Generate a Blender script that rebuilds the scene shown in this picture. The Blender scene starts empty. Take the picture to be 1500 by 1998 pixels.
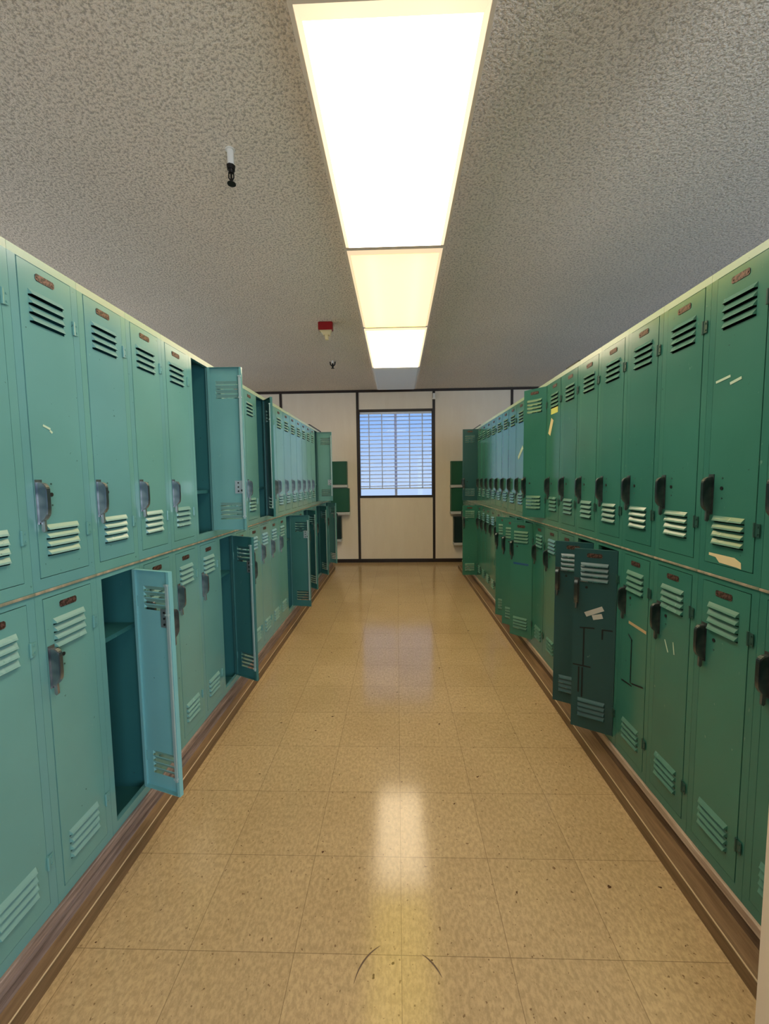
import bpy, bmesh, math, random
from mathutils import Vector, Matrix
random.seed(7)
R = math.radians
SC = bpy.context.scene
COL = SC.collection

# ------------------------------------------------------------------ camera, world, lights, exposure
PITCH, YAW, ROLL, CAM_H = R(4.52), R(1.77), R(0.7), 1.34
fwd = Vector((-math.sin(YAW) * math.cos(PITCH), math.cos(YAW) * math.cos(PITCH), -math.sin(PITCH)))
rgt = Vector((math.cos(YAW), math.sin(YAW), 0))
up = rgt.cross(fwd)
rr = rgt * math.cos(ROLL) - up * math.sin(ROLL)
uu = up * math.cos(ROLL) + rgt * math.sin(ROLL)
cd = bpy.data.cameras.new('camera')
cam = bpy.data.objects.new('camera', cd)
COL.objects.link(cam)
cam.matrix_world = Matrix(((rr.x, uu.x, -fwd.x, 0), (rr.y, uu.y, -fwd.y, 0), (rr.z, uu.z, -fwd.z, CAM_H), (0, 0, 0, 1)))
cd.sensor_fit = 'VERTICAL'
cd.sensor_height = 36.0
cd.sensor_width = 36.0
cd.lens = 808.0 / 1998.0 * 36.0
cd.clip_start = 0.02
SC.camera = cam
vs = SC.view_settings
vs.view_transform = 'Standard'
vs.look = 'None'
vs.exposure = 0.0
vs.gamma = 1.0
vs.use_curve_mapping = False
SC.cycles.use_denoising = True
SC.cycles.max_bounces = 10
SC.cycles.diffuse_bounces = 6
SC.cycles.glossy_bounces = 4
SC.cycles.transmission_bounces = 6
SC.cycles.sample_clamp_indirect = 6.0

LAMP_L = {'above': 1.8, 'first': 7.5, 'second': 3.2, 'third': 7.0}     # radiance of each lit diffuser
SKY_STRENGTH = 1.15
DAY_POWER = 115.0
SIDE_FILL_POWER = 38.0

world = bpy.data.worlds.new('sky')
SC.world = world
world.use_nodes = True
wn, wl = world.node_tree.nodes, world.node_tree.links
wn.clear()
wo = wn.new('ShaderNodeOutputWorld')
wb = wn.new('ShaderNodeBackground')
tc = wn.new('ShaderNodeTexCoord')
sx = wn.new('ShaderNodeSeparateXYZ')
cr = wn.new('ShaderNodeValToRGB')
cr.color_ramp.elements[0].position = 0.0
cr.color_ramp.elements[0].color = (0.50, 0.64, 0.90, 1)
cr.color_ramp.elements[1].position = 0.22
cr.color_ramp.elements[1].color = (0.17, 0.40, 0.90, 1)
wl.new(tc.outputs['Generated'], sx.inputs[0])
wl.new(sx.outputs['Z'], cr.inputs[0])
wl.new(cr.outputs[0], wb.inputs[0])
wb.inputs[1].default_value = SKY_STRENGTH
wl.new(wb.outputs[0], wo.inputs[0])


def area_lamp(name, loc, rot, sx_, sy_, power, color):
    l = bpy.data.lights.new(name, 'AREA')
    l.shape = 'RECTANGLE'
    l.size, l.size_y, l.energy, l.color = sx_, sy_, power, color
    o = bpy.data.objects.new(name, l)
    COL.objects.link(o)
    o.location, o.rotation_euler = loc, rot
    return o


# daylight through the glazed opening in the wall behind the camera
area_lamp('daylight_behind', (2.05, -2.74, 1.30), (R(90 + 14), 0, 0), 2.5, 1.9, DAY_POWER, (0.72, 0.86, 1.0))
# added fill lamp beyond the left row, brightens the ceiling; no known source there
area_lamp('fill_light_left', (-3.78, 2.4, 1.75), (0, R(-90), 0), 1.1, 6.5, SIDE_FILL_POWER, (1.0, 0.93, 0.82))


# high sun outside the end wall: it only reaches the blind and the window sill
sl_ = bpy.data.lights.new('sun', 'SUN')
sl_.energy, sl_.angle, sl_.color = 5.0, R(0.6), (1.0, 0.98, 0.95)
so_ = bpy.data.objects.new('sun', sl_)
COL.objects.link(so_)
so_.rotation_euler = (R(-12), 0, 0)


# ------------------------------------------------------------------ materials
def mat(name, color=(0.5, 0.5, 0.5), rough=0.5, metal=0.0, coat=0.0, spec=0.5):
    m = bpy.data.materials.new(name)
    m.use_nodes = True
    b = m.node_tree.nodes['Principled BSDF']
    b.inputs['Base Color'].default_value = (*color, 1)
    b.inputs['Roughness'].default_value = rough
    b.inputs['Metallic'].default_value = metal
    b.inputs['Specular IOR Level'].default_value = spec
    if coat:
        b.inputs['Coat Weight'].default_value = coat
        b.inputs['Coat Roughness'].default_value = 0.12
    return m


def nd(m, t, **kw):
    n = m.node_tree.nodes.new(t)
    for k, v in kw.items():
        if k in n.inputs:
            n.inputs[k].default_value = v
        else:
            setattr(n, k, v)
    return n


def ln(m, a, b):
    m.node_tree.links.new(a, b)


def math_n(m, op, a, b=None):
    n = nd(m, 'ShaderNodeMath', operation=op)
    for i, v in enumerate((a, b)):
        if v is None:
            continue
        if hasattr(v, 'default_value'):
            ln(m, v, n.inputs[i])
        else:
            n.inputs[i].default_value = v
    return n.outputs[0]


def mixc(m, f, a, b, blend='MIX'):
    n = nd(m, 'ShaderNodeMix', data_type='RGBA', blend_type=blend)
    for i, v in ((0, f), (6, a), (7, b)):
        if hasattr(v, 'default_value'):
            ln(m, v, n.inputs[i])
        else:
            n.inputs[i].default_value = v if i == 0 else (*v, 1)
    return n.outputs[2]


def noise(m, scale, detail=2.0, rough=0.5, coord='Object', vec=None, stretch=None):
    n = nd(m, 'ShaderNodeTexNoise', Scale=scale, Detail=detail, Roughness=rough)
    if vec is None:
        t = nd(m, 'ShaderNodeTexCoord')
        vec = t.outputs[coord]
    if stretch:
        mp = nd(m, 'ShaderNodeMapping')
        mp.inputs['Scale'].default_value = stretch
        ln(m, vec, mp.inputs[0])
        vec = mp.outputs[0]
    ln(m, vec, n.inputs['Vector'])
    return n.outputs['Fac']


def ramp(m, f, p0, p1, c0=(0, 0, 0), c1=(1, 1, 1)):
    n = nd(m, 'ShaderNodeValToRGB')
    e = n.color_ramp.elements
    e[0].position, e[1].position = p0, p1
    e[0].color, e[1].color = (*c0, 1), (*c1, 1)
    ln(m, f, n.inputs[0])
    return n.outputs[0]


def bump(m, h, strength, dist):
    n = nd(m, 'ShaderNodeBump', Strength=strength, Distance=dist)
    ln(m, h, n.inputs['Height'])
    return n.outputs[0]


def P(m):
    return m.node_tree.nodes['Principled BSDF']


def paint(name, base, alt, rough=0.19, scuff=(0.35, 0.55, 0.45), chip=(0.02, 0.05, 0.05)):
    """old gloss enamel on steel: per-object tint, cloudy wear, pale scuffs and dark chips"""
    m = mat(name, base, rough)
    oi = nd(m, 'ShaderNodeObjectInfo')
    gm = nd(m, 'ShaderNodeNewGeometry')
    c = mixc(m, oi.outputs['Random'], base, alt)
    cloud = ramp(m, noise(m, 7, 4, 0.6, vec=gm.outputs['Position']), 0.35, 0.7)
    soft = ramp(m, noise(m, 3.5, 3, 0.5, vec=gm.outputs['Position']), 0.2, 0.8, (0.90, 0.91, 0.90), (1.06, 1.05, 1.06))
    c2 = mixc(m, 1.0, c, soft, 'MULTIPLY')
    sc = ramp(m, noise(m, 48, 4, 0.6, vec=gm.outputs['Position'], stretch=(1, 1, 0.6)), 0.70, 0.78)
    c3 = mixc(m, math_n(m, 'MULTIPLY', sc, 0.30), c2, scuff)
    ch = ramp(m, noise(m, 55, 3, 0.55, vec=gm.outputs['Position']), 0.73, 0.76)
    c4 = mixc(m, math_n(m, 'MULTIPLY', ch, 0.8), c3, chip)
    ln(m, c4, P(m).inputs['Base Color'])
    rg = nd(m, 'ShaderNodeMapRange')
    ln(m, cloud, rg.inputs[0])
    rg.inputs[3].default_value, rg.inputs[4].default_value = rough - 0.01, rough + 0.02
    ln(m, rg.outputs[0], P(m).inputs['Roughness'])
    ln(m, bump(m, noise(m, 14, 2, 0.4, vec=gm.outputs['Position']), 0.02, 0.003), P(m).inputs['Normal'])
    return m


M = {}
M['paint_left'] = paint('brightly_lit_green_enamel', (0.135, 0.340, 0.350), (0.142, 0.352, 0.325))  # same paint as the right row; its brighter, bluer light put into the colour
M['paint_right'] = paint('dimly_lit_green_enamel', (0.034, 0.168, 0.132), (0.048, 0.200, 0.148))  # same paint as the left row, with its weaker light put into the colour
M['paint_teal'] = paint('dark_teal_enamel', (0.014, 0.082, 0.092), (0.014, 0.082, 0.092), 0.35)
M['hood_left'] = paint('lit_tone_pale_louvre', (0.21, 0.40, 0.365), (0.22, 0.40, 0.36), 0.26)  # louvre hoods paler than the doors: light they catch painted into the colour
M['hood_right'] = paint('lit_tone_grey_green_louvre', (0.10, 0.24, 0.185), (0.115, 0.255, 0.19), 0.26)
M['hood_teal'] = paint('lit_tone_teal_louvre', (0.045, 0.13, 0.135), (0.045, 0.13, 0.135), 0.30)
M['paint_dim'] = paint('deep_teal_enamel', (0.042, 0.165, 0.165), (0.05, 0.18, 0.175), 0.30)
M['paint_pale'] = paint('pale_blue_green_enamel', (0.21, 0.50, 0.52), (0.21, 0.50, 0.52), 0.30)
M['paint_top'] = paint('lamplit_tone_enamel', (0.36, 0.50, 0.38), (0.42, 0.52, 0.40), 0.30)  # lamp brightness along the top rail put into the paint colour
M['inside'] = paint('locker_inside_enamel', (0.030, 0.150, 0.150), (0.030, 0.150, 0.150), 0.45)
M['handle'] = mat('worn_nickel', (0.17, 0.19, 0.20), 0.32, 0.75)
h = ramp(M['handle'], noise(M['handle'], 16, 2), 0.35, 0.75, (0.045, 0.065, 0.070), (0.22, 0.23, 0.23))
ln(M['handle'], h, P(M['handle']).inputs['Base Color'])
M['handle_left'] = mat('worn_bright_nickel', (0.3, 0.3, 0.3), 0.27, 0.8)
h = ramp(M['handle_left'], noise(M['handle_left'], 16, 2), 0.35, 0.7, (0.12, 0.15, 0.17), (0.48, 0.48, 0.48))
ln(M['handle_left'], h, P(M['handle_left']).inputs['Base Color'])
M['steel'] = mat('bare_steel', (0.55, 0.58, 0.62), 0.3, 0.8)
M['hinge'] = mat('hinge_enamel', (0.02, 0.075, 0.06), 0.4)
M['hole'] = mat('keyhole_black', (0.006, 0.007, 0.008), 0.6)
M['plate'] = mat('number_plate_brown', (0.16, 0.06, 0.05), 0.45, 0.3)
pt = ramp(M['plate'], noise(M['plate'], 150, 2, 0.6), 0.42, 0.60, (0.030, 0.018, 0.014), (0.17, 0.088, 0.070))
ln(M['plate'], pt, P(M['plate']).inputs['Base Color'])
M['worn_edge'] = mat('worn_dusty_edge', (0.30, 0.24, 0.17), 0.7)
we = ramp(M['worn_edge'], noise(M['worn_edge'], 12, 4, 0.7, stretch=(1, 1, 0.2)), 0.35, 0.65, (0.10, 0.16, 0.11), (0.44, 0.34, 0.24))
ln(M['worn_edge'], we, P(M['worn_edge']).inputs['Base Color'])

# popcorn ceiling
m = M['ceiling'] = mat('sprayed_texture_ceiling', (0.62, 0.56, 0.48), 0.95, spec=0.1)
n1 = noise(m, 85, 3, 0.65)
n2 = noise(m, 190, 2, 0.6)
hgt = math_n(m, 'ADD', ramp(m, n1, 0.36, 0.66), math_n(m, 'MULTIPLY', n2, 0.5))
pit = ramp(m, n1, 0.36, 0.52, (0.56, 0.485, 0.395), (0.97, 0.865, 0.73))
big = ramp(m, noise(m, 1.1, 3), 0.3, 0.7, (0.93, 0.93, 0.93), (1, 1, 1))
ln(m, mixc(m, 1.0, pit, big, 'MULTIPLY'), P(m).inputs['Base Color'])
ln(m, bump(m, hgt, 0.7, 0.006), P(m).inputs['Normal'])

# vinyl tile floor, one-foot tiles
m = M['floor'] = mat('tan_vinyl_tile', (0.5, 0.36, 0.2), 0.22)
tcn = nd(m, 'ShaderNodeTexCoord')
sep = nd(m, 'ShaderNodeSeparateXYZ')
ln(m, tcn.outputs['Object'], sep.inputs[0])
TILE = 0.305


def seam(axis, off):
    a = math_n(m, 'ADD', sep.outputs[axis], -off + TILE * 100.5)
    a = math_n(m, 'MODULO', a, TILE)
    a = math_n(m, 'ABSOLUTE', math_n(m, 'SUBTRACT', a, TILE / 2))
    a = math_n(m, 'LESS_THAN', a, 0.0011)
    return a


sm = math_n(m, 'MAXIMUM', seam('X', 0.0), seam('Y', 0.152))
cell = nd(m, 'ShaderNodeCombineXYZ')
ln(m, math_n(m, 'FLOOR', math_n(m, 'DIVIDE', math_n(m, 'ADD', sep.outputs['X'], 0.0), TILE)), cell.inputs[0])
ln(m, math_n(m, 'FLOOR', math_n(m, 'DIVIDE', math_n(m, 'ADD', sep.outputs['Y'], -0.152), TILE)), cell.inputs[1])
wnz = nd(m, 'ShaderNodeTexWhiteNoise')
ln(m, cell.outputs[0], wnz.inputs['Vector'])
tint = ramp(m, wnz.outputs['Value'], 0, 1, (0.515, 0.372, 0.205), (0.550, 0.400, 0.222))
streak = ramp(m, noise(m, 95, 4, 0.7, stretch=(1, 0.55, 1)), 0.40, 0.60, (0.80, 0.785, 0.75), (1.05, 1.04, 1.02))
c = mixc(m, 1.0, tint, streak, 'MULTIPLY')
speck = ramp(m, noise(m, 75, 2, 0.5), 0.675, 0.72)
c = mixc(m, math_n(m, 'MULTIPLY', speck, 0.75), c, (0.14, 0.075, 0.035))
speck2 = ramp(m, noise(m, 30, 2, 0.5), 0.735, 0.76)
c = mixc(m, speck2, c, (0.10, 0.05, 0.025))
dirt = ramp(m, noise(m, 1.6, 4, 0.6), 0.35, 0.75, (1, 1, 1), (0.86, 0.84, 0.80))
c = mixc(m, 1.0, c, dirt, 'MULTIPLY')
c = mixc(m, math_n(m, 'MULTIPLY', sm, 0.62), c, (0.17, 0.11, 0.055))
ln(m, c, P(m).inputs['Base Color'])
wr = nd(m, 'ShaderNodeMapRange')
ln(m, noise(m, 3.5, 4, 0.6), wr.inputs[0])
wr.inputs[3].default_value, wr.inputs[4].default_value = 0.10, 0.16
ln(m, wr.outputs[0], P(m).inputs['Roughness'])
P(m).inputs['IOR'].default_value = 1.42
bh = math_n(m, 'SUBTRACT', math_n(m, 'MULTIPLY', noise(m, 9, 2, 0.4), 0.6), math_n(m, 'MULTIPLY', sm, 0.35))
ln(m, bump(m, bh, 0.25, 0.002), P(m).inputs['Normal'])

m = M['wall'] = mat('cream_wall_panel', (0.62, 0.53, 0.42), 0.55)
wc = ramp(m, noise(m, 3.0, 5, 0.7, stretch=(2.5, 1, 0.5)), 0.3, 0.7, (0.83, 0.73, 0.585), (0.88, 0.785, 0.64))
ln(m, wc, P(m).inputs['Base Color'])
M['batten'] = mat('dark_brown_strip', (0.022, 0.012, 0.008), 0.45)
M['post'] = mat('beige_painted_post', (0.84, 0.72, 0.57), 0.55)
M['side_wall'] = mat('grey_cream_wall', (0.45, 0.40, 0.33), 0.7)


def wood(name, c0, c1, scale=9):
    m = mat(name, c0, 0.5)
    f = noise(m, scale, 6, 0.75, stretch=(6, 0.35, 6))
    ln(m, ramp(m, f, 0.36, 0.66, c0, c1), P(m).inputs['Base Color'])
    ln(m, bump(m, f, 0.3, 0.004), P(m).inputs['Normal'])
    return m


M['plinth_face'] = wood('worn_brown_plinth', (0.085, 0.045, 0.022), (0.22, 0.135, 0.085))
M['plinth_face_left'] = wood('worn_mauve_brown_plinth', (0.12, 0.080, 0.066), (0.42, 0.31, 0.27))
M['cap'] = wood('pale_scuffed_board', (0.34, 0.23, 0.16), (0.62, 0.48, 0.37))
M['trim_board'] = wood('brown_base_trim', (0.14, 0.080, 0.035), (0.26, 0.16, 0.080))
M['trim_edge'] = mat('pale_rubbed_edge', (0.60, 0.45, 0.27), 0.35)
M['fixture'] = mat('cream_enamel_fixture', (0.78, 0.66, 0.52), 0.4)
M['fixture_grey'] = mat('white_unlit_diffuser', (0.88, 0.88, 0.88), 0.4)
M['white'] = mat('white_paint', (0.82, 0.80, 0.74), 0.4)
M['black'] = mat('black_cast_metal', (0.012, 0.010, 0.009), 0.35, 0.4)
M['red'] = mat('red_plastic', (0.30, 0.004, 0.006), 0.35)
M['strobe'] = mat('clear_yellowed_lens', (0.75, 0.62, 0.35), 0.25)
M['green_board'] = paint('dark_green_board', (0.010, 0.095, 0.048), (0.014, 0.105, 0.052), 0.4)
M['green_dark'] = paint('blackish_green_board', (0.006, 0.024, 0.020), (0.006, 0.024, 0.020), 0.4)
M['shelf_white'] = mat('grey_white_strip', (0.55, 0.56, 0.52), 0.5)
M['slat'] = mat('white_blind_slat', (0.80, 0.82, 0.84), 0.45)
m = M['slat_thin'] = bpy.data.materials.new('thin_white_slat')
m.use_nodes = True
m.node_tree.nodes.remove(P(m))
_d = nd(m, 'ShaderNodeBsdfDiffuse'); _d.inputs[0].default_value = (0.85, 0.87, 0.90, 1)
_t = nd(m, 'ShaderNodeBsdfTranslucent'); _t.inputs[0].default_value = (0.85, 0.88, 0.92, 1)
_x = nd(m, 'ShaderNodeMixShader', Fac=0.5)
ln(m, _d.outputs[0], _x.inputs[1]); ln(m, _t.outputs[0], _x.inputs[2])
ln(m, _x.outputs[0], m.node_tree.nodes['Material Output'].inputs[0])
M['tape_grey'] = mat('grey_white_tape', (0.58, 0.58, 0.54), 0.7)
M['tape_cream'] = mat('cream_masking_tape', (0.75, 0.63, 0.36), 0.7)
M['tape_tan'] = mat('tan_tape', (0.52, 0.38, 0.20), 0.7)
M['tape_yellow'] = mat('yellow_sticker', (0.62, 0.66, 0.16), 0.6)
M['tape_pale'] = mat('pale_green_scrape', (0.50, 0.66, 0.50), 0.6)
M['tape_blue'] = mat('blue_tape', (0.015, 0.09, 0.24), 0.6)
M['ink'] = mat('dark_marker_stroke', (0.003, 0.010, 0.016), 0.5)
M['board_black'] = mat('black_board', (0.02, 0.02, 0.018), 0.6)

m = M['glass'] = bpy.data.materials.new('window_glass')
m.use_nodes = True
m.node_tree.nodes.remove(P(m))
tr = nd(m, 'ShaderNodeBsdfTransparent')
tr.inputs[0].default_value = (0.93, 0.96, 0.98, 1)
gl = nd(m, 'ShaderNodeBsdfGlossy', Roughness=0.02)
mx = nd(m, 'ShaderNodeMixShader', Fac=0.008)
ln(m, tr.outputs[0], mx.inputs[1])
ln(m, gl.outputs[0], mx.inputs[2])
ln(m, mx.outputs[0], m.node_tree.nodes['Material Output'].inputs[0])


def diffuser(name, col, L, trans=(0.8, 0.74, 0.64)):
    m = bpy.data.materials.new(name)
    m.use_nodes = True
    m.node_tree.nodes.remove(P(m))
    e = nd(m, 'ShaderNodeEmission', Strength=L)
    e.inputs[0].default_value = (*col, 1)
    t = nd(m, 'ShaderNodeBsdfTranslucent')
    t.inputs[0].default_value = (*trans, 1)
    a = nd(m, 'ShaderNodeAddShader')
    ln(m, e.outputs[0], a.inputs[0])
    ln(m, t.outputs[0], a.inputs[1])
    ln(m, a.outputs[0], m.node_tree.nodes['Material Output'].inputs[0])
    return m


# ------------------------------------------------------------------ mesh helpers
def box(bm, x0, x1, y0, y1, z0, z1, mi=0):
    v = [bm.verts.new(p) for p in ((x0, y0, z0), (x1, y0, z0), (x1, y1, z0), (x0, y1, z0), (x0, y0, z1), (x1, y0, z1), (x1, y1, z1), (x0, y1, z1))]
    for f in ((0, 3, 2, 1), (4, 5, 6, 7), (0, 1, 5, 4), (1, 2, 6, 5), (2, 3, 7, 6), (3, 0, 4, 7)):
        bm.faces.new([v[i] for i in f]).material_index = mi


def quad(bm, pts, mi=0):
    f = bm.faces.new([bm.verts.new(p) for p in pts])
    f.material_index = mi
    return f


def tube(bm, p0, p1, r0, r1=None, n=16, mi=0):
    p0, p1 = Vector(p0), Vector(p1)
    r1 = r0 if r1 is None else r1
    d = (p1 - p0).normalized()
    a = d.orthogonal().normalized()
    b = d.cross(a)
    r = []
    for p, q in ((p0, r0), (p1, r1)):
        r.append([bm.verts.new(p + (a * math.cos(2 * math.pi * i / n) + b * math.sin(2 * math.pi * i / n)) * q) for i in range(n)])
    for i in range(n):
        bm.faces.new((r[0][i], r[0][(i + 1) % n], r[1][(i + 1) % n], r[1][i])).material_index = mi
    bm.faces.new(r[0][::-1]).material_index = mi
    bm.faces.new(r[1]).material_index = mi


def prism_x(bm, prof, x0, x1, mi=0):
    """profile of (y, z) points extruded along x"""
    a = [bm.verts.new((x0, y, z)) for y, z in prof]
    b = [bm.verts.new((x1, y, z)) for y, z in prof]
    n = len(prof)
    for i in range(n):
        bm.faces.new((a[i], a[(i + 1) % n], b[(i + 1) % n], b[i])).material_index = mi
    bm.faces.new(a[::-1]).material_index = mi
    bm.faces.new(b).material_index = mi


def prism_y(bm, prof, y0, y1, mi=0):
    a = [bm.verts.new((x, y0, z)) for x, z in prof]
    b = [bm.verts.new((x, y1, z)) for x, z in prof]
    n = len(prof)
    for i in range(n):
        bm.faces.new((a[i], a[(i + 1) % n], b[(i + 1) % n], b[i])).material_index = mi
    bm.faces.new(a[::-1]).material_index = mi
    bm.faces.new(b).material_index = mi


def mesh(name, bm, *mats, bevel=0.0, seg=1):
    bmesh.ops.recalc_face_normals(bm, faces=bm.faces)
    if bevel:
        bmesh.ops.bevel(bm, geom=list(bm.edges), offset=bevel, segments=seg, affect='EDGES', clamp_overlap=True)
    me = bpy.data.meshes.new(name)
    bm.to_mesh(me)
    bm.free()
    for q in mats:
        me.materials.append(q)
    return me


def obj(name, me, parent=None, loc=(0, 0, 0), rot=0.0):
    o = bpy.data.objects.new(name, me)
    COL.objects.link(o)
    o.location = loc
    o.rotation_euler = (0, 0, rot)
    if parent:
        o.parent = parent
    return o


def thing(name, label, cat, loc=(0, 0, 0), rot=0.0, group=None):
    return tag(obj(name, None, None, loc, rot), label, cat, group)


def tag(o, label, cat, group=None):
    o['label'], o['category'] = label, cat
    if group:
        o['group'] = group
    return o


def structure(name, bm, *mats, loc=(0, 0, 0), parent=None, bevel=0.0):
    o = obj(name, mesh(name, bm, *mats, bevel=bevel), parent, loc)
    if parent is None:
        o['kind'] = 'structure'
    return o


# ------------------------------------------------------------------ room shell
X0, X1, Y0, Y1, ZC = -3.6, 3.6, -2.6, 6.62, 2.74
bm = bmesh.new(); box(bm, X0, X1, Y0, Y1, -0.08, 0)
structure('floor', bm, M['floor'])
bm = bmesh.new(); box(bm, X0, X1, Y0, Y1, ZC, ZC + 0.1)
structure('ceiling', bm, M['ceiling'])
for nm, a, b in (('wall_left', X0 - 0.1, X0), ('wall_right', X1, X1 + 0.1)):  # strip openings added so fill light reaches the ceiling
    bm = bmesh.new()
    box(bm, a, b, Y0, -0.9, 0, ZC)
    box(bm, a, b, 5.7, Y1, 0, ZC)
    box(bm, a, b, -0.9, 5.7, 0, 1.2)
    box(bm, a, b, -0.9, 5.7, 2.3, ZC)
    structure(nm, bm, M['side_wall'])
# wall behind the camera with its glazed opening
bm = bmesh.new()
box(bm, X0, 0.8, Y0 - 0.1, Y0, 0, ZC)
box(bm, 3.3, X1, Y0 - 0.1, Y0, 0, ZC)
box(bm, 0.8, 3.3, Y0 - 0.1, Y0, 0, 0.35)
box(bm, 0.8, 3.3, Y0 - 0.1, Y0, 2.25, ZC)
structure('wall_back', bm, M['side_wall'])
# end wall: panels with the window opening
WX0, WX1, WZ0, WZ1 = -0.592, 0.568, 1.073, 2.407
bm = bmesh.new()
box(bm, X0, WX0, Y1, Y1 + 0.1, 0, ZC)
box(bm, WX1, X1, Y1, Y1 + 0.1, 0, ZC)
box(bm, WX0, WX1, Y1, Y1 + 0.1, 0, WZ0)
box(bm, WX0, WX1, Y1, Y1 + 0.1, WZ1, ZC)
structure('wall_front', bm, M['wall'])
for i, x in enumerate((-3.04, -1.826, -0.612, 0.588, 1.80, 3.01)):
    bm = bmesh.new(); box(bm, x - 0.0205, x + 0.0205, Y1 - 0.008, Y1, 0.058, ZC - 0.038)
    structure('trim_%d' % (i + 1), bm, M['batten'], bevel=0.002)
bm = bmesh.new(); box(bm, X0, X1, Y1 - 0.012, Y1, ZC - 0.038, ZC)
structure('trim_7', bm, M['batten'], bevel=0.002)
bm = bmesh.new(); box(bm, X0, X1, Y1 - 0.012, Y1, 0, 0.058)
structure('baseboard_front', bm, M['batten'], bevel=0.002)

# window_1: frame, centre mullion, panes
win = obj('window_1', None, None, (0, Y1, WZ0)); win['kind'] = 'structure'
bm = bmesh.new()
hz = WZ1 - WZ0
box(bm, WX0, WX1, -0.012, 0.06, hz - 0.006, hz + 0.030)
box(bm, WX0, WX1, -0.012, 0.06, -0.026, 0.008)
box(bm, WX0, WX0 + 0.012, -0.010, 0.06, 0.008, hz - 0.006)
box(bm, WX1 - 0.012, WX1, -0.010, 0.06, 0.008, hz - 0.006)
obj('window_frame', mesh('window_frame', bm, M['batten'], bevel=0.002), win)
bm = bmesh.new(); box(bm, -0.035, 0.005, 0.07, 0.095, 0.0, hz)
obj('mullion', mesh('mullion', bm, mat('lavender_grey_mullion', (0.55, 0.58, 0.78), 0.5)), win)
for a, b in ((WX0, -0.035), (0.005, WX1)):
    bm = bmesh.new(); box(bm, a, b, 0.080, 0.084, 0.0, hz)
    obj('pane', mesh('pane', bm, M['glass']), win)

# venetian blind hanging in the window
bl = thing('window_blind', 'white slatted venetian blind hanging in the end wall window', 'blind', (0, Y1 + 0.028, WZ0))
bm = bmesh.new(); box(bm, WX0 + 0.014, WX1 - 0.014, -0.018, 0.018, hz - 0.040, hz - 0.008)
obj('headrail', mesh('headrail', bm, M['slat'], bevel=0.002), bl)
bm = bmesh.new()
sl = []
for i in range(5):
    t = -0.024 + 0.048 * i / 4
    sl.append((t, 0.003 * (1 - (t / 0.024) ** 2)))
a_t = R(24)
pf = [(y * math.cos(a_t) - z * math.sin(a_t), y * math.sin(a_t) + z * math.cos(a_t)) for y, z in sl]
prism_x(bm, pf + [(y, z - 0.0022) for y, z in pf[::-1]], WX0 + 0.016, WX1 - 0.016)
slat_me = mesh('slat', bm, M['slat_thin'])
for i in range(19):
    o = obj('slat', slat_me, bl, (0, 0, 0.165 + i * 0.0605))
    if i < 2:
        o.rotation_euler = (0, R(0.8 if i else -0.7), 0)
bm = bmesh.new(); box(bm, WX0 + 0.016, WX1 - 0.016, -0.016, 0.016, 0.112, 0.130)
obj('bottom_rail', mesh('bottom_rail', bm, M['slat'], bevel=0.002), bl)
for x in (-0.436, -0.232, 0.205, 0.408):
    for y in (-0.0255, 0.0245):
        bm = bmesh.new(); box(bm, x - 0.008, x + 0.008, y, y + 0.001, 0.125, hz - 0.03)
        obj('ladder_tape', mesh('ladder_tape', bm, M['slat_thin']), bl)

# painted post close to the camera on the right
bm = bmesh.new(); box(bm, 0.800, 0.97, 0.60, 0.8735, 0, ZC)
structure('trim_8', bm, M['post'], bevel=0.003)

# ------------------------------------------------------------------ plinths
def plinth(side, xf, xt, ztop, face, y0, y1, label):
    s = -1 if side == 'left' else 1                     # the row lies towards s*x
    t = thing('locker_plinth', label, 'plinth', (0, 0, 0))
    bm = bmesh.new(); box(bm, min(xf, xf + s * 0.38), max(xf, xf + s * 0.38), y0, y1, 0, ztop - 0.030)
    obj('face_board', mesh('face_board', bm, face), t)
    bm = bmesh.new(); box(bm, min(xf - s * 0.006, xf + s * 0.38), max(xf - s * 0.006, xf + s * 0.38), y0, y1, ztop - 0.030, ztop - 0.0006)
    obj('cap_board', mesh('cap_board', bm, M['cap'] if side == 'right' else face, bevel=0.002), t)
    bm = bmesh.new()
    prism_y(bm, [(xt, 0), (xf, 0), (xf, 0.056), (xt + s * 0.004, 0.050), (xt, 0.045)], y0, y1)
    obj('base_trim', mesh('base_trim', bm, M['trim_board']), t)
    bm = bmesh.new()
    tube(bm, (xt + s * 0.0025, y0, 0.0490), (xt + s * 0.0025, y1, 0.0490), 0.0022, n=8)
    o = obj('rubbed_edge', mesh('rubbed_edge', bm, M['trim_edge']), t)
    o['label'] = 'pale rubbed top edge of the trim'
    return t


XL, XR, PITCH_Y = -0.979, 0.971, 0.2286
ZL, ZR = 0.138, 0.124
plinth('left', XL + 0.004, -0.940, ZL, M['plinth_face_left'], 0.80, 6.12, 'long scuffed mauve-brown wooden plinth under the left row of lockers')
plinth('right', XR - 0.004, 0.905, ZR, M['plinth_face'], 0.885, 6.16, 'long dark brown wooden plinth under the right row of lockers')

# ------------------------------------------------------------------ locker meshes (local: x along the row, y into the locker, z up)
BW, BH, BD = 0.2276, 0.9075, 0.36
DX0, DX1, DZ0, DH = 0.0255, 0.2015, 0.034, 0.848          # door in the frame
DW = DX1 - DX0


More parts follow.
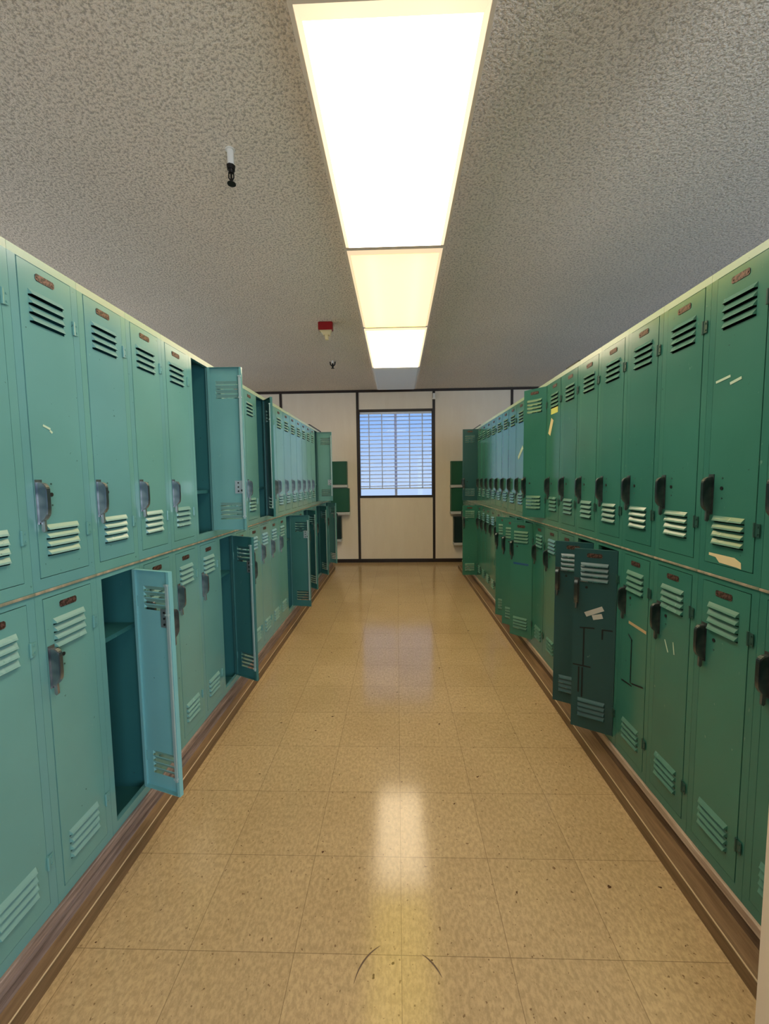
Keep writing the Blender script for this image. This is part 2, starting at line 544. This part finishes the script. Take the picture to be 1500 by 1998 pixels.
def body_mesh(paint_m, shelf, top=0.0):
    bm = bmesh.new()
    t = 0.0015
    box(bm, 0, t, 0.0005, BD, 0, BH, 1)
    box(bm, BW - t, BW, 0.0005, BD, 0, BH, 1)
    box(bm, t, BW - t, BD - t, BD, 0, BH, 1)
    box(bm, t, BW - t, 0.016, BD - t, 0, t, 1)
    box(bm, t, BW - t, 0.016, BD - t, BH - t, BH, 1)
    box(bm, t, BW - t, 0.03, BD - t, shelf, shelf + 0.002, 1)
    box(bm, t, BW - t, 0.03, 0.032, shelf - 0.014, shelf, 1)
    # front frame: stiles and rails
    box(bm, 0, DX0 - 0.0022, -0.0005, 0.016, 0.0, BH - top, 0)
    box(bm, DX1 + 0.0022, BW, -0.0005, 0.016, 0.0, BH - top, 0)
    box(bm, DX0 - 0.0022, DX1 + 0.0022, -0.0005, 0.016, 0.0, DZ0 - 0.002, 0)
    box(bm, DX0 - 0.0022, DX1 + 0.0022, -0.0005, 0.016, DZ0 + DH + 0.002, BH - top, 0)
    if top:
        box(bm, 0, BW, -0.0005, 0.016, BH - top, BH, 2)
    # strike stop behind the latch edge
    box(bm, DX0 - 0.0022, DX0 + 0.003, 0.020, 0.024, 0.05, BH - 0.05, 1)
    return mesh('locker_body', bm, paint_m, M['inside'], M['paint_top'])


def door_mesh(paint_m, louv_tops, hood):
    """pressed steel door, hinge edge at x=0, latch edge at x=-DW; real pressed louvres"""
    bm = bmesh.new()
    lx0, lx1, lh = -DW + 0.027, -0.034, 0.0195
    cuts = sorted((zt - lh, zt) for zt in louv_tops)
    z = 0.0
    for a, b in cuts:
        quad(bm, ((-DW, 0, z), (0, 0, z), (0, 0, a), (-DW, 0, a)))
        quad(bm, ((-DW, 0, a), (lx0, 0, a), (lx0, 0, b), (-DW, 0, b)))
        quad(bm, ((lx1, 0, a), (0, 0, a), (0, 0, b), (lx1, 0, b)))
        p = 0.0088
        e = 0.0035
        g = a + 0.0048
        m_ = g + 0.004
        quad(bm, ((lx0, 0, b), (lx1, 0, b), (lx1 - e, -p * 0.75, m_ + 0.001), (lx0 + e, -p * 0.75, m_ + 0.001)), 1)
        quad(bm, ((lx0 + e, -p * 0.75, m_ + 0.001), (lx1 - e, -p * 0.75, m_ + 0.001), (lx1 - e, -p, g), (lx0 + e, -p, g)), 1)
        quad(bm, ((lx0, 0, g), (lx0 + e, -p, g), (lx0 + e, -p * 0.75, m_ + 0.001), (lx0, 0, b)))
        quad(bm, ((lx1, 0, b), (lx1 - e, -p * 0.75, m_ + 0.001), (lx1 - e, -p, g), (lx1, 0, g)))
        z = b
    quad(bm, ((-DW, 0, z), (0, 0, z), (0, 0, DH), (-DW, 0, DH)))
    bmesh.ops.recalc_face_normals(bm, faces=bm.faces)
    # returned edges
    d, t = 0.016, 0.0014
    box(bm, -DW, -DW + t, 0.0001, d, 0, DH)
    box(bm, -t, 0, 0.0001, d, 0, DH)
    box(bm, -DW + t, -t, 0.0001, d, 0, t)
    box(bm, -DW + t, -t, 0.0001, d, DH - t, DH)
    box(bm, -DW + t, -DW + 0.012, d - t, d, t, DH - t)
    box(bm, -0.012, -t, d - t, d, t, DH - t)
    me = bpy.data.meshes.new('locker_door')
    bm.to_mesh(me)
    bm.free()
    me.materials.append(paint_m)
    me.materials.append(hood)
    return me


UP_L = [DH - 0.068 - 0.0232 * i for i in range(4)]
UP_B = [0.145 - 0.0232 * i for i in range(4)]
LO_L = [DH - 0.062 - 0.0232 * i for i in range(4)]
LO_B = [0.144 - 0.0232 * i for i in range(4)]
HZ = {'upper': 0.152, 'lower': DH - 0.252}                # foot of the handle above the door bottom

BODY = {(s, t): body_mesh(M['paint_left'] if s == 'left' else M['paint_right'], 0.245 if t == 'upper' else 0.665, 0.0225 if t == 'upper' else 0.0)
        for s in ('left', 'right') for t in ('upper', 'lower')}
DOOR = {}
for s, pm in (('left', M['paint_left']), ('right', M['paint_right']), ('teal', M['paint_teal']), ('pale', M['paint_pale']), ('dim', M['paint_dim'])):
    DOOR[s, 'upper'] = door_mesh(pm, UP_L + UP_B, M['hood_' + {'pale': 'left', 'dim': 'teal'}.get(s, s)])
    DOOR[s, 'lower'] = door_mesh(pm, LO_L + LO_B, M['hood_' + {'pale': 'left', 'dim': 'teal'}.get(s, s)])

# lift handle: hooded pull with rounded head and a padlock tongue under it
bm = bmesh.new()
prof = [(0.0, 0.0)]
prof += [(-0.007, 0.002), (-0.018, 0.010), (-0.026, 0.022), (-0.028, 0.040)]
for i in range(7):
    a = math.pi / 2 * i / 6
    prof.append((-0.010 - 0.018 * math.cos(a), 0.090 + 0.020 * math.sin(a)))
prof += [(0.0, 0.111)]
prism_x(bm, prof, -0.0075, 0.0075)
bmesh.ops.recalc_face_normals(bm, faces=bm.faces)
bmesh.ops.bevel(bm, geom=list(bm.edges), offset=0.0018, segments=2, affect='EDGES', clamp_overlap=True)
box(bm, -0.011, 0.011, -0.0018, 0.0, -0.004, 0.118)
prism_x(bm, [(-0.004, 0.004), (-0.013, 0.006), (-0.014, -0.022), (-0.009, -0.027), (-0.004, -0.022)], -0.0035, 0.0035)
tube(bm, (-0.0078, -0.019, 0.026), (0.0078, -0.019, 0.026), 0.004, n=10)
HANDLE = {'right': mesh('handle', bm.copy(), M['handle']), 'left': mesh('handle', bm, M['handle_left'])}

# key hole boss and screws to the side of the handle
bm = bmesh.new()
tube(bm, (0, -0.0016, 0.0), (0, 0.0005, 0.0), 0.0058, n=14)
LOCK = mesh('lock_cylinder', bm, M['hole'])
bm = bmesh.new()
tube(bm, (0, -0.0012, 0.0), (0, 0.0005, 0.0), 0.0026, n=10)
SCREW = mesh('screw', bm, M['hinge'])

bm = bmesh.new()
w, hh, c_ = 0.031, 0.0095, 0.004
for y0, y1, g in ((-0.0016, 0.0, 0.0),):
    prof = [(-w, -hh + c_), (-w + c_, -hh), (w - c_, -hh), (w, -hh + c_), (w, hh - c_), (w - c_, hh), (-w + c_, hh), (-w, hh - c_)]
    prism_y(bm, prof, y0, y1)
for x in (-w + 0.006, w - 0.006):
    tube(bm, (x, -0.0030, 0), (x, -0.001, 0), 0.0024, n=10)
PLATE = mesh('number_plate', bm, M['plate'])

bm = bmesh.new()
tube(bm, (0, 0, 0), (0, 0, 0.040), 0.0035, n=10)
box(bm, 0.003, 0.017, -0.0005, 0.0012, 0.002, 0.038)
tube(bm, (0.011, -0.0022, 0.010), (0.011, 0.0, 0.010), 0.0028, n=8)
tube(bm, (0.011, -0.0022, 0.030), (0.011, 0.0, 0.030), 0.0028, n=8)
HINGE = {s: mesh('hinge', b_, M[pm]) for s, pm, b_ in (('left', 'paint_left', bm.copy()), ('right', 'hinge', bm))}  # right row hinges darker: deep shadow put into their colour

# fittings seen on the inside of an open door
bm = bmesh.new()
box(bm, -DW + 0.003, -DW + 0.014, 0.0165, 0.022, 0.06, DH - 0.045)
box(bm, -DW + 0.001, -DW + 0.016, 0.0165, 0.026, DH - 0.050, DH - 0.044)
box(bm, -DW + 0.001, -DW + 0.016, 0.0165, 0.026, DH - 0.158, DH - 0.152)
box(bm, -DW + 0.001, -DW + 0.016, 0.0165, 0.026, 0.07, 0.076)
LOCKBAR = mesh('lock_bar', bm, mat('pale_enamelled_bar', (0.42, 0.55, 0.56), 0.3, 0.3))
bm = bmesh.new()
box(bm, -DW + 0.016, -DW + 0.058, 0.001, 0.006, -0.034, 0.034, 0)
for zz in (-0.022, 0.0, 0.022):
    tube(bm, (-DW + 0.040, 0.0055, zz), (-DW + 0.040, 0.0085, zz), 0.0042, n=10, mi=1)
tube(bm, (-DW + 0.020, 0.0055, -0.018), (-DW + 0.020, 0.011, -0.018), 0.006, n=10, mi=1)
LATCH = mesh('latch_case', bm, M['steel'], M['hole'])

bm = bmesh.new()
box(bm, 0.0, BW, -0.0045, 0.016, BH, BH + 0.0052 - 0.005)
bm.free()
bm = bmesh.new()
box(bm, 0.0, BW, -0.0050, -0.0007, BH - 0.0075, BH - 0.0002)
LIP = mesh('worn_lip', bm, M['worn_edge'], bevel=0.0008)

ORD = ['', 'first', 'second', 'third', 'fourth', 'fifth', 'sixth', 'seventh', 'eighth', 'ninth', 'tenth', 'eleventh', 'twelfth', 'thirteenth',
       'fourteenth', 'fifteenth', 'sixteenth', 'seventeenth', 'eighteenth', 'nineteenth', 'twentieth', 'twenty-first', 'twenty-second', 'twenty-third']
DOORS = {}


def locker(side, tier, idx, opening=0.0, skin=None, note=None):
    """idx 0 is the first whole column in view; -1 the one cut by the picture edge"""
    zb, ybase, sc = (ZL, 1.064, 1.0) if side == 'left' else (ZR, 1.1196, 1.0055)
    y = ybase + PITCH_Y * idx
    z = zb + (0.9083 * sc if tier == 'upper' else 0.0)
    if side == 'left':
        loc, rot = (XL, y, z), R(90)
    else:
        loc, rot = (XR, y + PITCH_Y, z), R(-90)
    n = idx + 2
    state = 'with its door swung open' if opening > 0.35 else ('with its door ajar' if opening > 0 else 'closed')
    label = '%s green steel locker %s, %s column from the foreground, %s row' % (tier, state, ORD[n], side)
    if note:
        label = '%s green locker with %s, %s column from the foreground, %s row' % (tier, note, ORD[n], side)
    t = thing('locker', label, 'locker', loc, rot, '%s lockers of the %s row' % (tier, side))
    b = obj('locker_body', BODY[side, tier], t)
    b.scale = (1, 1, sc)
    k = side if skin is None else skin
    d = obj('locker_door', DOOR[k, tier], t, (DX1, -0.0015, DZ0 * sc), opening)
    d.scale = (1, 1, sc)
    if side == 'right' and opening > 0.35:
        d['label'] = 'open green door with its outer face turned to the camera'
    elif opening > 0.35:
        d['label'] = 'open door showing its inner face'
    h_ = obj('handle', HANDLE[side], d, (-DW + 0.0125, -0.0002, HZ[tier]))
    obj('lock_cylinder', LOCK, d, (-DW + 0.054, 0, HZ[tier] + 0.076))
    if idx < 9:
        for zz in (-0.030, 0.030):
            obj('screw', SCREW, d, (-DW + 0.055, 0, HZ[tier] + 0.076 + zz))
    obj('number_plate', PLATE, d, (-DW / 2 - 0.004, -0.0002, DH - 0.028))
    for zz in (DH - 0.142, 0.098):
        obj('hinge', HINGE[side], t, (DX1 + 0.0012, -0.0040, (DZ0 + zz) * sc))
    if tier == 'lower':
        obj('worn_lip', LIP, t, (0, 0, 0.0058 if side == 'right' else 0.0)).scale = (1, 1, 1)
    if opening > 0.3:
        obj('lock_bar', LOCKBAR, d)
        obj('latch_case', LATCH, d, (0, 0, HZ[tier] + 0.076))
    DOORS[side, tier, idx] = d
    return t


OPEN = {('left', 'upper'): {4: R(92), 8: R(36), 17: R(90)},
        ('left', 'lower'): {1: R(72), 5: R(62), 11: R(80), 14: R(45), 17: R(45), 20: R(48)},
        ('right', 'upper'): {7: R(35), 17: R(86)},
        ('right', 'lower'): {3: R(58), 4: R(59), 8: R(44), 9: R(45), 10: R(45), 17: R(90)}}
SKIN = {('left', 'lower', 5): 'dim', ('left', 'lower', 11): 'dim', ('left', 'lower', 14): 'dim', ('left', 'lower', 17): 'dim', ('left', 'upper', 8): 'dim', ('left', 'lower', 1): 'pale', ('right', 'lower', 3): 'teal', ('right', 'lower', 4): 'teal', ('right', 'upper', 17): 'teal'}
NOTE = {('right', 'lower', 3): 'two tape strips', ('right', 'upper', 6): 'yellow stickers',
        ('right', 'lower', 8): 'blue tape', ('right', 'upper', 0): 'torn yellowed tape'}
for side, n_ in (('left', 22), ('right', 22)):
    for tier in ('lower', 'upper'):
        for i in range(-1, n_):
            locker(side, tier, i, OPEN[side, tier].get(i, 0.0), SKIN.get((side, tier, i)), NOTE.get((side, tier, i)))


# ------------------------------------------------------------------ tape, stickers and marker strokes on doors
def strip(side, tier, idx, name, pts, mname, label=None, y=-0.0007, th=0.0006):
    """flat patch on the outer face of a door, corners (x from the latch edge, z from the door bottom)"""
    d = DOORS[side, tier, idx]
    bm = bmesh.new()
    prism_y(bm, [(-DW + a, b) for a, b in pts], y - th, y)
    o = obj(name, mesh(name, bm, M[mname]), d)
    if label:
        o['label'] = label
    return o


def bar_pts(x0, z0, x1, z1, w):
    dx, dz = x1 - x0, z1 - z0
    L = math.hypot(dx, dz)
    nx, nz = -dz / L * w / 2, dx / L * w / 2
    return [(x0 + nx, z0 + nz), (x0 - nx, z0 - nz), (x1 - nx, z1 - nz), (x1 + nx, z1 + nz)]


strip('right', 'upper', 0, 'tape_strip', [(0.018, 0.022), (0.018, 0.030), (0.115, 0.030), (0.138, 0.020), (0.140, 0.002), (0.125, 0.004), (0.060, 0.006), (0.045, 0.020)], 'tape_cream', 'torn yellowed masking tape')
strip('right', 'upper', 0, 'scrape_mark', bar_pts(0.012, 0.545, 0.066, 0.552, 0.007), 'tape_pale', 'pale scrape in the paint')
strip('right', 'upper', 0, 'scrape_mark', bar_pts(0.066, 0.530, 0.106, 0.538, 0.008), 'tape_pale', 'pale scrape in the paint')
strip('right', 'upper', 6, 'sticker', [(0.03, 0.655), (0.14, 0.655), (0.14, 0.690), (0.03, 0.690)], 'tape_yellow', 'yellow sticker')
strip('right', 'upper', 6, 'sticker', bar_pts(0.006, 0.535, 0.055, 0.625, 0.04), 'tape_cream', 'worn cream sticker')
strip('right', 'upper', 9, 'scrape_mark', bar_pts(0.02, 0.42, 0.14, 0.50, 0.03), 'tape_pale', 'pale scrape in the paint')
strip('right', 'lower', 3, 'tape_strip', bar_pts(0.052, 0.545, 0.124, 0.583, 0.022), 'tape_grey', 'grey-white tape strip')
strip('right', 'lower', 3, 'tape_strip', bar_pts(0.082, 0.535, 0.122, 0.548, 0.022), 'tape_grey', 'grey-white tape strip')
strip('right', 'lower', 2, 'tape_strip', bar_pts(0.050, 0.568, 0.172, 0.566, 0.012), 'tape_tan', 'tan tape strip')
strip('right', 'lower', 8, 'tape_strip', bar_pts(0.025, 0.545, 0.145, 0.545, 0.014), 'tape_blue', 'blue tape strip')
strip('right', 'lower', 1, 'scrape_mark', bar_pts(0.055, 0.585, 0.075, 0.545, 0.005), 'tape_pale', 'pale scratch')
strip('right', 'lower', 1, 'scrape_mark', bar_pts(0.100, 0.592, 0.108, 0.550, 0.005), 'tape_pale', 'pale scratch')
strip('left', 'upper', 0, 'scrape_mark', bar_pts(0.042, 0.420, 0.066, 0.412, 0.006), 'tape_pale', 'small pale chip in the paint')
strip('left', 'upper', 0, 'scrape_mark', bar_pts(0.064, 0.408, 0.072, 0.402, 0.006), 'tape_pale', 'small pale chip in the paint')
# marker strokes shaped like broken capital T shapes
W_ = 0.0062
for q in ([0.030, 0.480, 0.092, 0.486], [0.048, 0.480, 0.048, 0.300], [0.004, 0.300, 0.080, 0.300], [0.045, 0.292, 0.045, 0.150],
          [0.030, 0.292, 0.030, 0.170], [0.122, 0.485, 0.165, 0.487], [0.124, 0.485, 0.124, 0.440]):
    strip('right', 'lower', 3, 'marker_stroke', bar_pts(*q, W_), 'ink')
for q in ([0.075, 0.500, 0.075, 0.315], [0.010, 0.300, 0.085, 0.308], [0.085, 0.318, 0.165, 0.340], [0.050, 0.515, 0.080, 0.498]):
    strip('right', 'lower', 2, 'marker_stroke', bar_pts(*q, W_), 'ink')

# boards lying on top of the rows
def board(x0, x1, y0, y1, z, label):
    bm = bmesh.new(); box(bm, x0, x1, y0, y1, z, z + 0.022)
    tag(obj('board', mesh('board', bm, M['board_black'], bevel=0.002)), label, 'board')


board(-1.30, -0.985, 4.75, 5.45, ZL + 0.9083 + BH, 'thin black board lying on top of the left locker row near its end')
board(0.985, 1.30, 5.0, 5.75, ZR + (0.9083 + BH) * 1.0055, 'thin black board lying on top of the right locker row near its end')
board(0.990, 1.22, 2.33, 2.50, ZR + (0.9083 + BH) * 1.0055, 'small black board lying on top of the right locker row, midway')

# ------------------------------------------------------------------ ceiling lights
FX = 0.2925


def fixture(y0, y1, key, col, label, lit=True):
    t = thing('ceiling_light', label, 'ceiling light', (0, (y0 + y1) / 2, ZC), 0, 'box fixtures in a line down the ceiling')
    hl = (y1 - y0) / 2 - 0.002
    zb = -0.072
    bm = bmesh.new()
    box(bm, -FX, -FX + 0.006, -hl, hl, zb, 0)
    box(bm, FX - 0.006, FX, -hl, hl, zb, 0)
    box(bm, -FX + 0.006, FX - 0.006, -hl, -hl + 0.004, zb, 0)
    box(bm, -FX + 0.006, FX - 0.006, hl - 0.004, hl, zb, 0)
    box(bm, -FX + 0.006, FX - 0.006, -hl + 0.004, hl - 0.004, -0.006, 0)
    obj('housing', mesh('housing', bm, M['fixture']), t)
    a, b, rim = FX - 0.0145, hl - 0.013, 0.020
    bm = bmesh.new()                                        # door frame round the diffuser
    for x0_, x1_, y0_, y1_ in ((-FX, -a, -hl, hl), (a, FX, -hl, hl), (-a, a, -hl, -b), (-a, a, b, hl)):
        box(bm, x0_, x1_, y0_, y1_, zb - 0.006, zb)
    obj('door_frame', mesh('door_frame', bm, M['fixture'], bevel=0.001), t)
    bm = bmesh.new()
    zt, zl = zb - 0.004, zb - 0.016
    o_ = [(-a, -b, zt), (a, -b, zt), (a, b, zt), (-a, b, zt)]
    i_ = [(-a + rim, -b + rim * 1.6, zl), (a - rim, -b + rim * 1.6, zl), (a - rim, b - rim, zl), (-a + rim, b - rim, zl)]
    quad(bm, i_, 0)
    for k in range(4):
        quad(bm, (o_[k], o_[(k + 1) % 4], i_[(k + 1) % 4], i_[k]), 1)
    me = bpy.data.meshes.new('diffuser')
    bm.to_mesh(me); bm.free()
    if lit:
        me.materials.append(diffuser('lit_diffuser', col, LAMP_L[key]))
        me.materials.append(diffuser('lit_diffuser_rim', (1.0, 0.79, 0.56), 0.80, (0.15, 0.13, 0.10)))
        tm = bpy.data.materials.new('fluorescent_tube')
        tm.use_nodes = True
        tp = P(tm)
        tp.inputs['Emission Color'].default_value = (1, 0.93, 0.78, 1)
        tp.inputs['Emission Strength'].default_value = {'second': 0.3}.get(key, 3.5)
        bm = bmesh.new()
        tube(bm, (0, -hl + 0.05, 0), (0, hl - 0.05, 0), 0.016, n=12)
        tm_me = mesh('fluorescent_tube', bm, tm)
        for x in (-0.14, 0.14):
            obj('fluorescent_tube', tm_me, t, (x, 0, -0.034))
    else:
        me.materials.append(M['fixture_grey'])
        me.materials.append(M['fixture_grey'])
    obj('diffuser', me, t)


fixture(-1.24, 0.0, 'above', (1, 0.93, 0.80), 'lit box fixture on the ceiling behind the camera')
fixture(0.0, 1.24, 'above', (1, 0.93, 0.80), 'lit box fixture on the ceiling, cut by the top picture edge')
fixture(1.24, 2.49, 'first', (1, 0.94, 0.82), 'largest brilliant white box fixture in the ceiling line')
fixture(2.49, 3.735, 'second', (1.0, 0.80, 0.15), 'yellowish lit box fixture, middle one of the ceiling line')
fixture(3.735, 5.04, 'third', (1, 0.86, 0.62), 'small bright lit box fixture beside the red alarm')
fixture(5.04, 6.25, None, None, 'unlit grey box fixture next to the end wall', lit=False)


# ------------------------------------------------------------------ sprinklers, alarm, bracket
def sprinkler(x, y, scale, label):
    t = thing('fire_sprinkler', label, 'sprinkler', (x, y, ZC), 0, 'pendant sprinklers in the ceiling')
    s = scale
    bm = bmesh.new()
    tube(bm, (0, 0, 0), (0, 0, -0.004 * s), 0.020 * s, n=20)
    tube(bm, (0, 0, -0.004 * s), (0, 0, -0.065 * s), 0.0135 * s, n=18)
    obj('drop_pipe', mesh('drop_pipe', bm, M['white']), t)
    bm = bmesh.new()
    tube(bm, (0, 0, -0.065 * s), (0, 0, -0.082 * s), 0.019 * s, 0.016 * s, n=8)
    tube(bm, (0, 0, -0.082 * s), (0, 0, -0.094 * s), 0.012 * s, 0.009 * s, n=12)
    for a in (-1, 1):
        tube(bm, (a * 0.010 * s, 0, -0.090 * s), (a * 0.011 * s, 0, -0.112 * s), 0.0028 * s, n=8)
        tube(bm, (a * 0.011 * s, 0, -0.112 * s), (0, 0, -0.130 * s), 0.0028 * s, n=8)
    tube(bm, (0, 0, -0.094 * s), (0, 0, -0.132 * s), 0.0045 * s, n=10)
    tube(bm, (0, 0, -0.130 * s), (0, 0, -0.136 * s), 0.009 * s, 0.018 * s, n=16)
    tube(bm, (0, 0, -0.136 * s), (0, 0, -0.139 * s), 0.018 * s, n=16)
    obj('sprinkler_head', mesh('sprinkler_head', bm, M['black']), t)


sprinkler(-0.692, 1.85, 1.0, 'pendant sprinkler with white drop pipe and black head, nearer one')
t = thing('fire_sprinkler', 'small dark forked sprinkler in the ceiling beyond the red alarm', 'sprinkler', (-0.745, 4.99, ZC), 0, 'pendant sprinklers in the ceiling')
bm = bmesh.new()
tube(bm, (0, 0, 0), (0, 0, -0.03), 0.012, n=14)
obj('drop_pipe', mesh('drop_pipe', bm, M['white']), t)
bm = bmesh.new()
for a in (-1, 1):
    tube(bm, (a * 0.030, 0, -0.012), (a * 0.024, 0, -0.045), 0.007, n=8)
    tube(bm, (a * 0.024, 0, -0.045), (0, 0, -0.066), 0.007, n=8)
tube(bm, (0, 0, -0.030), (0, 0, -0.085), 0.010, n=10)
tube(bm, (0, 0, -0.085), (0, 0, -0.090), 0.020, n=14)
obj('sprinkler_head', mesh('sprinkler_head', bm, M['black']), t)

t = thing('fire_alarm', 'red fire alarm with a pale lens hanging from the ceiling', 'alarm', (-0.622, 3.80, ZC))
bm = bmesh.new(); box(bm, -0.064, 0.064, -0.03, 0.03, -0.070, 0)
obj('alarm_body', mesh('alarm_body', bm, M['red'], bevel=0.004, seg=2), t)
bm = bmesh.new()
box(bm, -0.055, 0.055, -0.026, 0.026, -0.078, -0.070)
prism_y(bm, [(-0.045, -0.078), (0.050, -0.078), (0.036, -0.112), (-0.022, -0.112)], -0.022, 0.022)
box(bm, -0.006, 0.020, -0.02, 0.02, -0.150, -0.112)
obj('strobe_lens', mesh('strobe_lens', bm, M['strobe'], bevel=0.002), t)

bm = bmesh.new()
box(bm, 0.560, 0.618, Y1 - 0.045, Y1 - 0.0085, 2.575, 2.590)
box(bm, 0.572, 0.606, Y1 - 0.045, Y1 - 0.0085, 2.590, 2.665)
tag(obj('wall_bracket', mesh('wall_bracket', bm, M['white'], bevel=0.002)), 'small white bracket on the dark strip above the window corner', 'bracket')

# ------------------------------------------------------------------ green box doors on the end wall
def wall_box(x0, x1, z0, z1, mname, label, depth=0.12):
    t = thing('wall_box', label, 'wall box', ((x0 + x1) / 2, Y1, z0), 0, 'green boxes on the end wall')
    w = (x1 - x0) / 2
    hh = z1 - z0
    bm = bmesh.new(); box(bm, -w, w, -depth, 0, 0, hh)
    obj('box_case', mesh('box_case', bm, M[mname], bevel=0.003), t)
    bm = bmesh.new(); box(bm, -w + 0.008, w - 0.008, -depth - 0.012, -depth - 0.0005, 0.008, hh - 0.008)
    obj('box_door', mesh('box_door', bm, M[mname], bevel=0.003), t)
    bm = bmesh.new(); box(bm, -w - 0.004, w + 0.004, -depth - 0.006, 0, -0.042, -0.0005)
    obj('ledge', mesh('ledge', bm, M['shelf_white'], bevel=0.002), t)


wall_box(-1.20, -0.785, 1.262, 1.628, 'green_board', 'top green box on the end wall, left of the window')
wall_box(-1.20, -0.755, 0.830, 1.205, 'green_board', 'middle green box on the end wall, left of the window')
wall_box(-1.20, -0.890, 0.400, 0.760, 'green_dark', 'lowest blackish green box on the end wall, left of the window')
wall_box(0.842, 1.24, 1.240, 1.610, 'green_board', 'top green box on the end wall, right of the window')
wall_box(0.842, 1.24, 0.825, 1.190, 'green_board', 'middle green box on the end wall, right of the window')
wall_box(0.888, 1.24, 0.330, 0.735, 'green_dark', 'lowest blackish green box on the end wall, right of the window')

# ------------------------------------------------------------------ scuff arcs on the floor
def arc(cx, cy, r, a0, a1, label):
    bm = bmesh.new()
    n = 10
    pi, po = [], []
    for i in range(n + 1):
        a = R(a0 + (a1 - a0) * i / n)
        w = 0.0022 * math.sin(math.pi * (i + 0.6) / (n + 1.2))
        pi.append(bm.verts.new((cx + (r - w) * math.cos(a), cy + (r - w) * math.sin(a), 0.0004)))
        po.append(bm.verts.new((cx + (r + w) * math.cos(a), cy + (r + w) * math.sin(a), 0.0004)))
    for i in range(n):
        bm.faces.new((pi[i], po[i], po[i + 1], pi[i + 1]))
    tag(obj('scuff_mark', mesh('scuff_mark', bm, mat('rubber_scuff', (0.09, 0.045, 0.02), 0.5))), label, 'scuff mark', 'curved scuffs on the near floor tiles')


arc(0.0, 0.975, 0.13, 118, 170, 'thin curved scuff on the near floor, left of the bright reflection')
arc(0.0, 0.965, 0.12, 25, 62, 'thin curved scuff on the near floor, right of the bright reflection')
